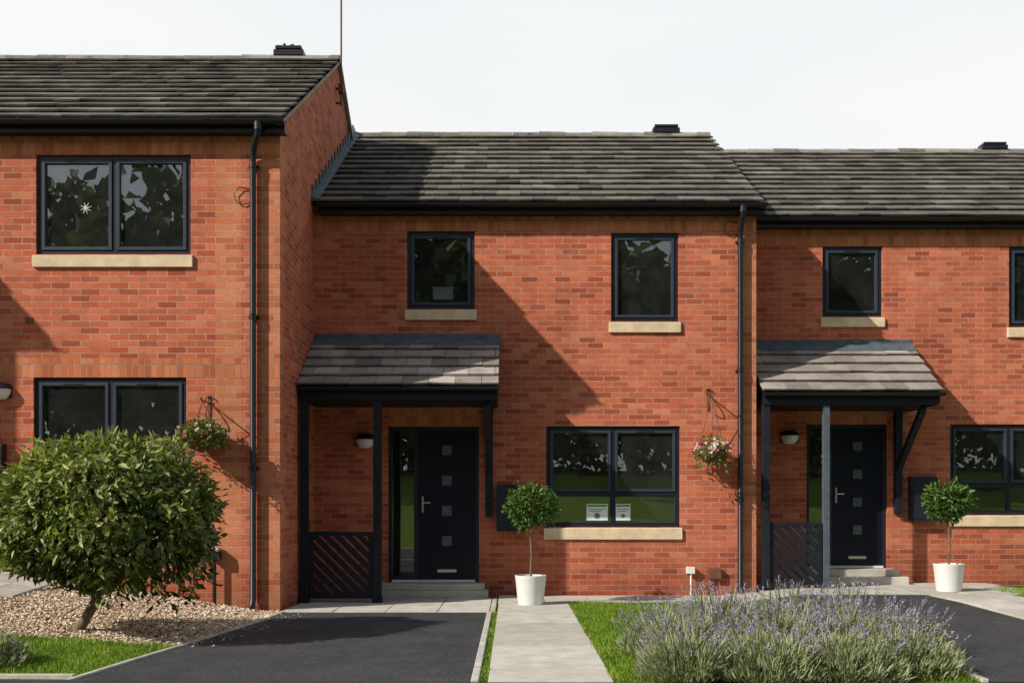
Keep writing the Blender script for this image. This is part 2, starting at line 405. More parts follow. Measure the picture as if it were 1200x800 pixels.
def room(par,a,b,c,d,Y,depth=2.6,curt=0):
    mb=MB(); y0=Y+.115; y1=y0+depth; A,B=a-.35,b+.35; Cc,Dd=c-.6,d+.12
    if Cc<.02+0: Cc=min(c-.01,.02)
    mb.quad((A,y1,Cc),(B,y1,Cc),(B,y1,Dd),(A,y1,Dd),0)
    mb.quad((A,y0,Cc),(A,y1,Cc),(A,y1,Dd),(A,y0,Dd),0); mb.quad((B,y0,Cc),(B,y1,Cc),(B,y1,Dd),(B,y0,Dd),0)
    mb.quad((A,y0,Dd),(B,y0,Dd),(B,y1,Dd),(A,y1,Dd),0); mb.quad((A,y0,Cc),(B,y0,Cc),(B,y1,Cc),(A,y1,Cc),1)
    for q in ((A,a,Cc,Dd),(b,B,Cc,Dd),(a,b,d,Dd),(a,b,Cc,c)):
        mb.quad((q[0],y0,q[2]),(q[1],y0,q[2]),(q[1],y0,q[3]),(q[0],y0,q[3]),0)
    xm=(a+b)/2+.1
    mb.box(xm-.4,xm+.35,y1-.03,y1-.005,Cc+.01,min(Dd-.1,Cc+1.95),1)
    mb.obj('room_interior',[M_room,M_floor],par)

def window(par,a,b,c,d,Y,cols=(.5,),transom=None,sill=True,sillext=.03,sillh=.155):
    fr=MB(); y0=Y+.035; y1=Y+.10; w=.05
    e=.002
    A,B,Cc,Dd=a+e,b-e,c+e,d-e
    fr.box(A,A+w,y0,y1,Cc,Dd); fr.box(B-w,B,y0,y1,Cc,Dd)
    fr.box(A+w,B-w,y0,y1,Dd-w,Dd); fr.box(A+w,B-w,y0,y1,Cc,Cc+w)
    xsplit=[A+w]+[A+(B-A)*t for t in cols]+[B-w]
    for t in cols:
        xm=A+(B-A)*t; fr.box(xm-.022,xm+.022,y0+.001,y1,Cc+w,Dd-w)
    gl=MB()
    for i in range(len(xsplit)-1):
        l=xsplit[i]+(.022 if i>0 else 0); r=xsplit[i+1]-(.022 if i<len(xsplit)-2 else 0)
        zr=[(Cc+w,Dd-w,True)]
        if transom:
            zt=Cc+(Dd-Cc)*transom
            fr.box(l,r,y0+.002,y1,zt-.024,zt+.024)
            zr=[(Cc+w,zt-.024,False),(zt+.024,Dd-w,True)]
        for (p,q,case) in zr:
            k=.042 if case else .016; ya=y0-.014 if case else y0+.012; yb=y0+.035
            mm=1
            g=.004
            fr.box(l+g,l+k,ya,yb,p+g,q-g,mm); fr.box(r-k,r-g,ya,yb,p+g,q-g,mm)
            fr.box(l+k,r-k,ya,yb,q-k,q-g,mm); fr.box(l+k,r-k,ya,yb,p+g,p+k,mm)
            tx=R(-.004,.004); tz=R(-.003,.003)
            gl.quad((l+k-.003,y0+.022-tx,p+k-.003),(r-k+.003,y0+.022+tx,p+k-.003),(r-k+.003,y0+.022+tx+tz,q-k+.003),(l+k-.003,y0+.022-tx+tz,q-k+.003))
            if case and q-p>.6:
                fr.box((l+r)/2-.12,(l+r)/2+.12,y0-.020,y0-.0145,q-k+.012,q-k+.03,0)
    fr.obj('window_frame',[M_anth,M_anth2],par,bevel=.003)
    gl.obj('window_glass',[M_glass],par)
    if sill:
        s=MB(); s.hexa([(a-sillext,Y-.035,c-sillh),(b+sillext,Y-.035,c-sillh),(b+sillext,Y+.03,c-sillh),(a-sillext,Y+.03,c-sillh),
                        (a-sillext,Y-.035,c-.018),(b+sillext,Y-.035,c-.018),(b+sillext,Y+.03,c-.002),(a-sillext,Y+.03,c-.002)])
        s.obj('stone_sill',[M_sill],par,bevel=.006)
    room(par,a,b,c,d,Y)

def roof(par,x0,x1,ye,ze,yr,zr,mat,tw=.33,n=14,verge_l=False,verge_r=False,back=True,ridge=True,name='roof_tiles'):
    mb=MB(); S=Vector((0,yr-ye,zr-ze)); L=S.length; S.normalize(); N=Vector((0,-S.z,S.y)); e=L/n
    O=Vector((0,ye,ze))
    for i in range(n):
        x=x0-(tw/2 if i%2 else 0)
        row=R(-.12,.12)
        while x<x1-.01:
            a=max(x,x0); b=min(x+tw-.006,x1)
            if b-a>.03:
                s0=i*e-R(0,.014); s1=min((i+1)*e+.05,L); h=R(-.004,.008); h2=R(-.004,.008)
                def P(xx,s,nn): 
                    p=O+S*s+N*nn; return (xx,p.y,p.z)
                mb.hexa([P(a,s0,.030+h),P(b,s0,.030+h2),P(b,s1,-.012),P(a,s1,-.012),P(a,s0,.054+h),P(b,s0,.054+h2),P(b,s1,.010),P(a,s1,.010)],0,clamp(random.gauss(.5+row,.24)))
            x+=tw
    mb.quad((x0,ye+.01,ze-.01),(x1,ye+.01,ze-.01),(x1,yr,zr-.015),(x0,yr,zr-.015),1)
    if back:
        yb=2*yr-ye; mb.quad((x0,yr,zr+.015),(x1,yr,zr+.015),(x1,yb,ze+.02),(x0,yb,ze+.02),0)
    mb.obj(name,[mat,M_black],par)
    if ridge:
        rb=MB(); x=x0
        while x<x1-.02:
            b=min(x+.45,x1); r0=.10; vs=[];sg=8; zz=R(-.006,.008)
            for xx,rr in((x+.003,r0+R(0,.008)),(b-.003,r0)):
                for k in range(sg+1):
                    t=math.pi*k/sg; vs.append((xx,yr-math.cos(t)*(rr+.02),zr-.045+math.sin(t)*(rr-.005)+zz))
            fs=[(k,k+sg+1,k+sg+2,k+1) for k in range(sg)]+[tuple(range(sg+1)),tuple(range(2*sg+1,sg,-1))]
            rb.add(vs,fs,0); x=b
        rb.obj('ridge_tiles',[M_ridge],par)
    vb=MB()
    for flag,xx,sgn in((verge_l,x0,-1),(verge_r,x1,1)):
        if flag:
            xa,xb=(xx-.055,xx+.004) if sgn>0 else (xx-.004,xx+.055)
            vb.hexa([(xa,ye+.02,ze-.055),(xb,ye+.02,ze-.055),(xb,yr,zr-.06),(xa,yr,zr-.06),(xa,ye+.02,ze-.012),(xb,ye+.02,ze-.012),(xb,yr,zr-.017),(xa,yr,zr-.017)])
            yb=2*yr-ye
            if back: vb.hexa([(xa,yr+.001,zr-.06),(xb,yr+.001,zr-.06),(xb,yb,ze-.05),(xa,yb,ze-.05),(xa,yr+.001,zr+.012),(xb,yr+.001,zr+.012),(xb,yb,ze+.012),(xa,yb,ze+.012)])
    if vb.v: vb.obj('verge_mortar',[M_mortar],par)

def gutter(par,x0,x1,Y,ze,r=.052,name='gutter'):
    mb=MB(); sg=10; yc=Y-.225; zc=ze-.008; vs=[]
    prof=[(yc-r*math.cos(math.pi*k/sg),zc-r*math.sin(math.pi*k/sg)) for k in range(sg+1)]
    prof+=[(yc+(r-.006)*math.cos(math.pi*k/sg),zc-(r-.006)*math.sin(math.pi*k/sg)) for k in range(sg+1)]
    n=len(prof)
    for x in(x0,x1):
        vs+=[(x,p[0],p[1]) for p in prof]
    mb.add(vs,[(k,(k+1)%n,n+(k+1)%n,n+k) for k in range(n)]+[tuple(range(n)),tuple(range(2*n-1,n-1,-1))])
    x=x0+.5
    while x<x1:
        vs=[];rr=r+.006
        pr=[(yc-rr*math.cos(math.pi*k/sg),zc+.004-rr*math.sin(math.pi*k/sg)) for k in range(sg+1)]
        for xx in(x,x+.05): vs+=[(xx,p[0],p[1]) for p in pr]
        m=sg+1; mb.add(vs,[(k,k+1,m+k+1,m+k) for k in range(sg)]+[tuple(range(m)),tuple(range(2*m-1,m-1,-1))])
        x+=R(.9,1.1)
    mb.box(x0+.01,x1-.01,Y-.158,Y-.14,ze-.125,ze-.012)
    mb.box(x0+.01,x1-.01,Y-.14,Y-.002,ze-.122,ze-.108)
    mb.obj(name,[M_black],par)

def downpipe(par,x,Y,ztop,zbot,gx=0.0,r=.036):
    mb=MB()
    mb.tube([(x+gx,Y-.225,ztop+.02),(x+gx,Y-.225,ztop-.10),(x+gx*.7,Y-.19,ztop-.17),(x+gx*.2,Y-.10,ztop-.26),(x,Y-.06,ztop-.34),(x,Y-.06,ztop-.5),(x,Y-.06,zbot+.12),(x,Y-.12,zbot+.03)],r,12)
    mb.tube([(x+gx,Y-.225,ztop-.0),(x+gx,Y-.225,ztop-.09)],r+.014,12)
    z=ztop-.4
    while z>zbot+.2:
        mb.tube([(x,Y-.06,z),(x,Y-.06,z-.07)],r+.006,12)
        mb.box(x-.058,x+.058,Y-.03,Y-.001,z-.05,z-.025); z-=1.75
    mb.obj('downpipe',[M_black],par,smooth=True)

def porch(par,x0,x1,Y,ztop,zfront,p,mat=None):
    ye=Y-p
    mid_y=Y-.06; zt=ztop-.06
    roof(par,x0,x1,ye,zfront,mid_y,zt,mat or M_tile2,tw=.33,n=5,back=False,ridge=False,name='porch_roof_tiles')
    mb=MB()
    S=(zt-zfront)/(mid_y-ye)
    mb.hexa([(x0,Y-.20,ztop-.06-.14*S+.045),(x1+.01,Y-.20,ztop-.06-.14*S+.045),(x1+.01,Y-.003,ztop-.03),(x0,Y-.003,ztop-.03),
             (x0,Y-.20,ztop-.06-.14*S+.06),(x1+.01,Y-.20,ztop-.06-.14*S+.06),(x1+.01,Y-.016,ztop+.02),(x0,Y-.016,ztop+.02)])
    mb.box(x0,x1+.01,Y-.014,Y-.002,ztop-.0,ztop+.07)
    mb.obj('lead_flashing',[M_lead],par)
    b=MB()
    b.box(x0+.02,x1-.02,ye+.05,ye+.10,zfront-.16,zfront-.015)
    b.hexa([(x1-.05,ye+.1,zfront-.16),(x1-.02,ye+.1,zfront-.16),(x1-.02,Y-.004,zfront-.16),(x1-.05,Y-.004,zfront-.16),
            (x1-.05,ye+.1,zfront+.04),(x1-.02,ye+.1,zfront+.04),(x1-.02,Y-.004,zt-.03),(x1-.05,Y-.004,zt-.03)])
    b.box(x0+.02,x1-.051,ye+.101,Y-.004,zfront-.15,zfront-.13)
    b.obj('porch_timbers',[M_wood],par,bevel=.004)
    gutter(par,x0,x1,ye+.21,zfront+.005,.045,'porch_gutter')

def bracket(par,x,Y,zb,zt,p,mat=M_wood):
    b=MB()
    b.box(x-.05,x+.05,Y-.10,Y-.003,zb,zt)
    y1=Y-p+.16; z0=zb+.62
    b.hexa([(x-.04,Y-.102,z0),(x+.04,Y-.102,z0),(x+.04,Y-.102,z0+.12),(x-.04,Y-.102,z0+.12),
            (x-.04,y1-.02,zt-.11),(x+.04,y1-.02,zt-.11),(x+.04,y1,zt-.002),(x-.04,y1,zt-.002)])
    b.obj('porch_bracket',[mat],par,bevel=.004)

def post(par,x,y,z0,z1,mat=M_wood,w=.10):
    b=MB(); b.box(x-w/2,x+w/2,y-w/2,y+w/2,z0,z1); b.box(x-w/2-.012,x+w/2+.012,y-w/2-.012,y+w/2+.012,z0-.02,z0+.06)
    b.obj('porch_post',[mat],par,bevel=.005)

def trellis(x0,x1,y,z0,z1,mat=M_wood):
    b=MB(); f=.05
    b.box(x0,x0+f,y-.02,y+.02,z0,z1);b.box(x1-f,x1,y-.02,y+.02,z0,z1)
    b.box(x0+f,x1-f,y-.021,y+.021,z1-f,z1);b.box(x0+f,x1-f,y-.021,y+.021,z0,z0+f)
    A,B,Cc,D=x0+f,x1-f,z0+f,z1-f; w=.070; sp=.10*1.414
    k=A-(D-Cc)
    while k<B:
        poly=[(k,D),(k+w*1.414,D),(k+w*1.414+(D-Cc),Cc),(k+(D-Cc),Cc)]
        def clip(poly,fn,inter):
            out=[]
            for i in range(len(poly)):
                p,q=poly[i],poly[(i+1)%len(poly)]
                if fn(p): out.append(p)
                if fn(p)!=fn(q): out.append(inter(p,q))
            return out
        def iv(X):
            return lambda p,q:(X,p[1]+(q[1]-p[1])*(X-p[0])/(q[0]-p[0]))
        poly=clip(poly,lambda p:p[0]>=A,iv(A))
        if poly: poly=clip(poly,lambda p:p[0]<=B,iv(B))
        if len(poly)>=3:
            n=len(poly); vs=[(p[0],y-.012,p[1]) for p in poly]+[(p[0],y+.008,p[1]) for p in poly]
            b.add(vs,[tuple(range(n-1,-1,-1)),tuple(range(n,2*n))]+[(i,(i+1)%n,n+(i+1)%n,n+i) for i in range(n)])
        k+=sp
    b.obj('slatted_fence_panel',[mat])

def door(par,a,s,b,c,d,Y):
    """a..s sidelight, s..b door leaf, c..d height"""
    y0=Y+.04;y1=Y+.10; fr=MB(); w=.05; e=.002
    A,B=a+e,b-e; Dd=d-e
    fr.box(A,A+w,y0,y1,c,Dd); fr.box(B-w,B,y0,y1,c,Dd); fr.box(s-.03,s+.03,y0,y1,c,Dd-w)
    fr.box(A+w,B-w,y0,y1,Dd-w,Dd) 
    fr.box(A+w,s-.03,y0+.002,y1,c,c+.07)
    fr.obj('door_frame',[M_anth],par,bevel=.003)
    lf=MB(); l,r=s+.034,B-w-.004; lf.box(l,r,y0+.012,y0+.056,c+.035,Dd-w-.004)
    H=Dd-w-c; cx=(l+r)/2-.0
    for t in (.87,.67,.47,.27):
        z=c+H*t-.0; q=.066
        lf.box(cx-q-.018,cx+q+.018,y0+.003,y0+.0115,z-q-.018,z+q+.018,0)
        lf.box(cx-q,cx+q,y0-.001,y0+.0025,z-q,z+q,1)
    lf.box(cx-.13,cx+.13,y0+.002,y0+.0115,c+.13,c+.17,2)
    lf.box(l+.04,l+.068,y0+.002,y0+.0115,c+.95,c+1.17,2)
    lf.tube([(l+.054,y0+.002,c+1.08),(l+.054,y0-.045,c+1.08),(l+.16,y0-.045,c+1.08)],.009,8,2)
    lf.obj('front_door',[M_door,M_pglass,M_steel],par,bevel=.003)
    th=MB(); th.box(A+w,B-w,y0-.03,y1-.002,c+.0,c+.03) ; th.obj('door_threshold',[M_white],par)
    g=MB(); g.quad((A+w,y0+.03,c+.07),(s-.03,y0+.03,c+.07),(s-.03,y0+.03,Dd-w),(A+w,y0+.03,Dd-w)); g.obj('sidelight_glass',[M_glass],par)
    rm=MB(); rm.box(a,b,Y+.112,Y+1.4,c,d+.01,0); 
    rm.f=rm.f[:2]+rm.f[3:]; rm.m=rm.m[:-1]; rm.r=rm.r[:-1]
    rm.obj('hall_interior',[M_floor],par)

def shell(par,Y,xl,xr,ze,yr,zr,holes,bands,mats,gl=False,gr=False,z0=-.3):
    mb=MB(); top=ze-.11
    wall(mb,Y,xl,xr,z0,top,holes,bands)
    yb=2*yr-(Y-.2)-.2; ztop=ze+.2*(zr-ze)/(yr-Y+.2)-.04
    mb.quad((xl,Y,top),(xr,Y,top),(xr,Y+.001,ztop),(xl,Y+.001,ztop),0)
    for flag,x,s in((gl,xl,-1),(gr,xr,1)):
        if flag:
            q=.225
            mb.add([(x,Y,z0),(x,Y+q,z0),(x,Y+q,ztop+q*.6),(x,Y,ztop)],[(0,1,2,3)],1)
            mb.add([(x,Y+q,z0),(x,yb,z0),(x,yb,ztop),(x,yr,zr-.06),(x,Y+q,ztop+q*.6)],[(0,1,2,3,4)],0)
    mb.quad((xr,yb,z0),(xl,yb,z0),(xl,yb,ztop),(xr,yb,ztop),0)
    mb.obj('walls',mats,par)

# ---------------- main house (middle)
Ym=14.0
H=empty('brick_house',(0,Ym,0)); ze=5.29; yr=17.6; zr=7.57
uw1=(-1.43,-.51,3.91,4.97); uw2=(1.35,2.27,3.74,4.95); lw=(.465,2.29,.94,2.315); dr=(-1.69,-.45,.19,2.31)
shell(H,Ym,-2.698,3.33,ze,yr,zr,[uw1,uw2,lw,dr],[(-2.7,3.33,4.97,5.18,2),(-1.69,-.45,2.31,2.535,3),(3.11,3.33,-.3,4.97,1)],[M_red,M_org,soldier(4.97,'soldier_course_a'),soldier(2.31,'soldier_course_b')],gr=True)
window(H,*uw1,Ym,cols=()); window(H,*uw2,Ym,cols=()); window(H,*lw,Ym,cols=(.5,),transom=.33,sillh=.17)
door(H,dr[0],-1.31,dr[1],dr[2],dr[3],Ym)
roof(H,-2.69,3.385,Ym-.2,ze,yr,zr,M_tile,verge_r=True)
gutter(H,-2.62,3.42,Ym,ze); downpipe(H,3.10,Ym,ze-.04,.0)
porch(H,-2.69,-.17,Ym,3.50,2.72,1.15)
bracket(H,-.31,Ym,1.08,2.575,1.15)
post(H,-1.70,Ym-1.03,.02,2.57); post(H,-2.62,Ym-1.03,.02,2.57)
trellis(-2.56,-1.76,Ym-1.03,.06,.90)
mb=MB(); mb.box(-1.85,-.32,Ym-.36,Ym-.005,0,.10); mb.box(-1.80,-.37,Ym-.28,Ym+.04,.10,.186); mb.obj('door_step',[M_slab],H,bevel=.008)
# ---------------- right house
Yr=15.0
H2=empty('brick_house',(8,Yr,0)); ze2=5.38; yr2=18.5; zr2=7.60
a1=(4.535,5.41,3.99,5.02); a2=(7.26,8.16,3.84,5.02); a3=(6.40,8.14,1.10,2.42); d2=(4.30,5.48,.325,2.42)
shell(H2,Yr,3.34,12.6,ze2,yr2,zr2,[a1,a2,a3,d2],[(3,13,5.02,5.27,2),(4.3,5.48,2.42,2.645,3)],[M_red,M_org,soldier(5.02,'soldier_course_c'),soldier(2.42,'soldier_course_d')],gr=True)
window(H2,*a1,Yr,cols=()); window(H2,*a2,Yr,cols=()); window(H2,*a3,Yr,cols=(.5,),transom=.33,sillh=.17)
door(H2,d2[0],4.66,d2[1],d2[2],d2[3],Yr)
roof(H2,3.345,12.66,Yr-.2,ze2,yr2,zr2,M_tile,verge_r=True)
gutter(H2,3.40,12.7,Yr,ze2); downpipe(H2,12.3,Yr,ze2-.05,.1)
porch(H2,3.39,5.82,Yr,3.58,2.76,1.12)
bracket(H2,5.62,Yr,1.12,2.62,1.12)
post(H2,4.28,Yr-1.0,.12,2.61,M_wood_lit,.085); post(H2,3.46,Yr-1.0,.12,2.61)
trellis(3.52,4.22,Yr-1.0,.16,1.0)
mb=MB(); mb.box(4.2,5.65,Yr-.40,Yr-.005,.05,.22); mb.box(4.25,5.55,Yr-.30,Yr+.04,.22,.32); mb.obj('door_step',[M_slab],H2,bevel=.008)
# ---------------- left house
Yl=11.95
H3=empty('brick_house',(-6,Yl,0)); ze3=5.64; yr3=15.86; zr3=8.12
b1=(-5.54,-3.74,4.15,5.31); b2=(-5.57,-3.79,1.35,2.72); d3=(-8.2,-7.0,.57,2.69)
shell(H3,Yl,-9.1,-2.70,ze3,yr3,zr3,[b1,b2,d3],[(-10,-2.7,5.31,5.53,2),(-10,-2.7,2.72,2.945,3),(-2.925,-2.7,-.3,2.72,1),(-2.925,-2.7,2.945,5.31,1),(-3.45,-3.15,2.945,5.31,1),(-3.45,-3.15,-.3,2.72,1)],[M_red,M_org,soldier(5.31,'soldier_course_e'),soldier(2.72,'soldier_course_f')],gr=True)
window(H3,*b1,Yl,cols=(.5,)); window(H3,*b2,Yl,cols=(.5,))
door(H3,d3[0],-7.8,d3[1],d3[2],d3[3],Yl)
roof(H3,-9.1,-2.645,Yl-.2,ze3,yr3,zr3,M_tile,verge_r=True)
gutter(H3,-9.05,-2.60,Yl,ze3); downpipe(H3,-3.0,Yl,ze3-.04,.02,gx=.10)
mb=MB(); mb.box(-2.70,-2.655,Yl-.155,Yl+.0,ze3-.12,ze3-.01); mb.obj('eaves_box_end',[M_black],H3)
mb=MB(); sl=(zr-ze)/(yr-13.8)
for i in range(15):
    y=13.82+i*.25; z=ze+(y-13.8)*sl+.04
    mb.box(-2.698,-2.678+.001*(i%2),y,y+.262,z-.02,z+.25*sl+.06)
mb.hexa([(-2.69,13.78,ze+.055),(-2.59,13.78,ze+.055),(-2.59,yr,zr+.045),(-2.69,yr,zr+.045),(-2.69,13.78,ze+.085),(-2.59,13.78,ze+.06),(-2.59,yr,zr+.05),(-2.69,yr,zr+.075)])
mb.obj('stepped_flashing',[M_lead],H3)
# ---------------- farther-left house
Y4=9.95
H4=empty('brick_house',(-12,Y4,0)); ze4=6.0; yr4=13.8; zr4=8.5
c1=(-12.2,-10.4,4.5,5.66); c2=(-12.2,-10.4,1.7,3.07)
shell(H4,Y4,-16,-9.12,ze4,yr4,zr4,[c1,c2],[(-16,-9,5.66,5.89,1)],[M_red,M_org],gr=True)
window(H4,*c1,Y4,cols=(.5,)); window(H4,*c2,Y4,cols=(.5,))
roof(H4,-16,-9.06,Y4-.2,ze4,yr4,zr4,M_tile,verge_r=True,tw=.33)
gutter(H4,-16,-9.03,Y4,ze4)

def terminal(par,x,y,z,w=.46,h=.16):
    mb=MB(); mb.box(x-w/2,x+w/2,y-.12,y+.12,z-.02,z+h*.55)
    mb.box(x-w/2+.03,x+w/2-.03,y-.13,y+.13,z+h*.62,z+h)
    for i in range(5):
        xx=x-w/2+.06+i*(w-.12)/4; mb.box(xx-.01,xx+.01,y-.1,y+.1,z+h*.55,z+h*.62)
    mb.obj('ridge_vent',[M_black],par,bevel=.006)
terminal(H,2.63,yr,zr+.04,.46,.11); terminal(H2,8.65,yr2,zr2+.04,.46,.10); terminal(H3,-3.43,yr3,zr3+.04,.46,.12)
mb=MB()
mb.tube([(-3.55,yr3,8.24),(-3.52,yr3,8.36)],.03,8);mb.tube([(-3.38,yr3,8.24),(-3.4,yr3,8.34)],.035,8);mb.tube([(-3.62,yr3,8.33),(-3.3,yr3,8.30)],.012,6)
mb.obj('flue_cap',[M_black],H3,smooth=True)
mb=MB(); mb.tube([(-2.62,15.75,7.35),(-2.62,15.75,10.6)],.014,8); mb.tube([(-2.70,15.75,7.62),(-2.62,15.75,7.62)],.02,8); mb.tube([(-2.70,15.75,7.4),(-2.62,15.75,7.4)],.02,8)
mb.box(-2.66,-2.58,15.70,15.80,7.55,7.68)
for i in range(7): mb.tube([(-2.62-.16,15.6+i*.09,10.45),(-2.62+.16,15.6+i*.09,10.45)],.004,5)
mb.tube([(-2.62,15.5,10.45),(-2.62,16.3,10.45)],.009,6)
mb.obj('tv_aerial',[M_rust])

# ------------------------------------------------------------------ fittings
def lamp(x,Y,z):
    e=empty('wall_lamp',(x,Y,z)); mb=MB()
    pr=[(.0,0),(.06,.004),(.10,.03),(.125,.075),(.13,.12)]
    mb.lathe([(r,zz-.12) for r,zz in pr],(x,Y-.002,z+.03),20,0,math.pi,2*math.pi)
    mb.obj('diffuser',[M_white],e,smooth=True)
    h=MB(); h.lathe([(.14,.0),(.14,.02),(.11,.06),(.0,.085)],(x,Y-.002,z+.03),20,0,math.pi,2*math.pi); h.box(x-.13,x+.13,Y-.02,Y-.002,z-.07,z+.03); h.obj('hood',[M_black],e,smooth=True)
lamp(-2.0,Ym,2.1); lamp(4.05,Yr,2.22); lamp(-5.95,Yl,2.55)
def meter(x0,x1,Y,z0,z1):
    mb=MB(); mb.hexa([(x0,Y-.15,z0),(x1,Y-.15,z0),(x1,Y-.003,z0),(x0,Y-.003,z0),(x0,Y-.12,z1-.02),(x1,Y-.12,z1-.02),(x1,Y-.003,z1),(x0,Y-.003,z1)])
    mb.hexa([(x0+.03,Y-.158,z0+.03),(x1-.03,Y-.158,z0+.03),(x1-.03,Y-.12,z0+.03),(x0+.03,Y-.12,z0+.03),(x0+.03,Y-.134,z1-.06),(x1-.03,Y-.134,z1-.06),(x1-.03,Y-.11,z1-.06),(x0+.03,Y-.11,z1-.06)])
    mb.tube([((x0+x1)/2,Y-.162,(z0+z1)/2),((x0+x1)/2,Y-.145,(z0+z1)/2)],.018,10)
    mb.obj('meter_box',[M_anth],bevel=.01)
meter(-.21,.20,Ym,.885,1.52); meter(5.78,6.18,Yr,1.01,1.66); meter(-6.3,-5.88,Yl,1.35,1.95)
def notice(x0,x1,z0,z1,Y):
    mb=MB(); y=Y+.051; mb.quad((x0,y,z0),(x1,y,z0),(x1,y,z1),(x0,y,z1),0)
    w=x1-x0;h=z1-z0
    mb.quad((x0+.04*w,y-.002,z1-h*.17),(x1-.04*w,y-.002,z1-h*.17),(x1-.04*w,y-.002,z1-h*.05),(x0+.04*w,y-.002,z1-h*.05),1)
    for i in range(2): mb.quad((x0+.1*w,y-.002,z1-h*(.34+.12*i)),(x1-(.1+.2*i)*w,y-.002,z1-h*(.34+.12*i)),(x1-(.1+.2*i)*w,y-.002,z1-h*(.30+.12*i)),(x0+.1*w,y-.002,z1-h*(.30+.12*i)),1)
    cx=(x0+x1)/2; cz=z0+h*.28; r=.14*w
    mb.add([(cx+r*math.cos(t*.5236),y-.002,cz+r*math.sin(t*.5236)) for t in range(12)],[tuple(range(12))],1)
    mb.obj('window_notice',[M_paper,M_ink])
notice(1.02,1.31,1.03,1.255,Ym); notice(1.42,1.62,1.03,1.255,Ym)
mb=MB(); mb.box(-1.09,-.81,Ym+.13,Ym+.26,4.06,4.22); mb.box(-1.11,-.79,Ym+.125,Ym+.265,4.22,4.24); mb.obj('toilet_cistern',[M_white],bevel=.01)
mb=MB(); 
for i in range(8):
    t=i*math.pi/4+.3; mb.tube([(-4.98,Yl+.052,4.70),(-4.98+.07*math.cos(t),Yl+.052,4.70+.07*math.sin(t))],[.008,.002],5)
mb.obj('window_star_reflection',[M_pot])  # star-shaped reflection in the pane, modelled as white spokes

def basket(x,Y,ztop,zb,w,leafn,flow,trail):
    e=empty('hanging_basket',(x,Y-.28,zb)); yc=Y-.28; mb=MB()
    mb.box(x-.014,x+.014,Y-.012,Y-.002,ztop-.22,ztop+.08)
    mb.tube([(x,Y-.01,ztop),(x,yc-.02,ztop+.0),(x,yc-.05,ztop+.03),(x,yc-.07,ztop+.01)],.009,6)
    sc=[(x,Y-.015-.14*math.sin(t)*(.3+t/3),ztop-.10+.10*math.cos(t)) for t in np.linspace(0.2,2.9,9)]
    mb.tube(sc,.008,6)
    sc=[(x+.06*math.cos(t)*(1-t/9),Y-.02,ztop+.03+.06*math.sin(t)*(1-t/9)) for t in np.linspace(0,6,14)]
    mb.tube(sc,.007,6)
    for k in range(3):
        t=k*2.094+.4; mb.tube([(x,yc,ztop-.01),(x+w*.46*math.cos(t),yc+w*.46*math.sin(t),zb)],.0045,5)
    for rr,zz in((w*.48,0),(w*.40,-.08),(w*.25,-.15)):
        mb.tube([(x+rr*math.cos(t),yc+rr*math.sin(t),zb+zz) for t in np.linspace(0,6.283,20)],.004,5,caps=False)
    mb.obj('bracket_and_chains',[M_rust],e)
    bo=MB(); bo.lathe([(w*.47,0),(w*.42,-.07),(w*.30,-.14),(.02,-.19)],(x,yc,zb),20); bo.lathe([(w*.47,-.005),(0,.01)],(x,yc,zb),20); bo.obj('coir_basket',[M_coir],e,smooth=True)
    n=leafn; d=rdir(n); d[:,2]=np.abs(d[:,2])*.9-trail*rng.uniform(0,1,n)**2
    rr=rng.uniform(.6,1.1,n)[:,None]; P=np.array([x,yc,zb+.03])+d*np.array([w*.55,w*.5,.17])*rr
    P[:,2]-=trail*.12*rng.uniform(0,1,n)*(np.hypot(d[:,0],d[:,1])>.6)
    leafmesh('foliage',P,d+rng.normal(0,.5,(n,3)),rdir(n),rng.uniform(.035,.06,n),rng.uniform(.02,.035,n),[M_leaf],rng.uniform(.2,.9,n),e)
    n=flow; c=rdir(n//6+1); c[:,2]=np.abs(c[:,2])-.35*trail; cc=np.repeat(c,6,0)[:n]
    P=np.array([x,yc,zb+.04])+cc*np.array([w*.60,w*.58,.19])
    leafmesh('flowers',P,cc*.4+rdir(n),cc,rng.uniform(.028,.045,n),rng.uniform(.025,.038,n),[M_pink],np.repeat(rng.uniform(0,1,n//6+1),6)[:n],e)
basket(2.67,Ym,2.74,1.98,.42,560,520,1.4)
basket(-3.52,Yl,2.42,2.02,.48,1400,150,.8)
mb=MB(); mb.tube([(-3.44,Yl-.08,.0),(-3.44,Yl-.08,.66)],.022,10); mb.box(-3.50,-3.38,Yl-.12,Yl-.004,.60,.70); mb.obj('gas_riser_pipe',[M_black],smooth=False)
mb=MB(); mb.box(-3.49,-3.39,Yl-.122,Yl-.02,.702,.75); mb.obj('pipe_cover',[M_white],bevel=.004)
mb=MB(); mb.tube([(2.43,Ym-.06,.02),(2.43,Ym-.06,.33)],.014,8); mb.box(2.37,2.48,Ym-.09,Ym-.004,.31,.40); mb.obj('outside_tap_cover',[M_white],bevel=.004)
mb=MB(); mb.box(2.66,2.84,Ym-.08,Ym-.004,.24,.38); mb.tube([(2.7,Ym-.05,.26),(2.6,Ym-.07,.2),(2.55,Ym-.08,.05)],.014,8); mb.obj('rusty_vent_cover',[M_rust],bevel=.006)
mb=MB(); mb.tube([(-3.92,Yl-.05,.33),(-3.92,Yl-.05,.66)],.016,8); mb.obj('waste_pipe',[M_black])
def cable(x,Y,z):
    mb=MB(); mb.tube([(x+.1,Y-.01,z+.08),(x-.02,Y-.03,z+.10),(x-.09,Y-.03,z+.03),(x-.06,Y-.03,z-.07),(x+.02,Y-.02,z-.1),(x+.1,Y-.01,z-.07)],.006,6)
    mb.obj('cable_loop',[M_black],smooth=True)
cable(-3.14,Yl,4.82); cable(2.97,Ym,5.0)
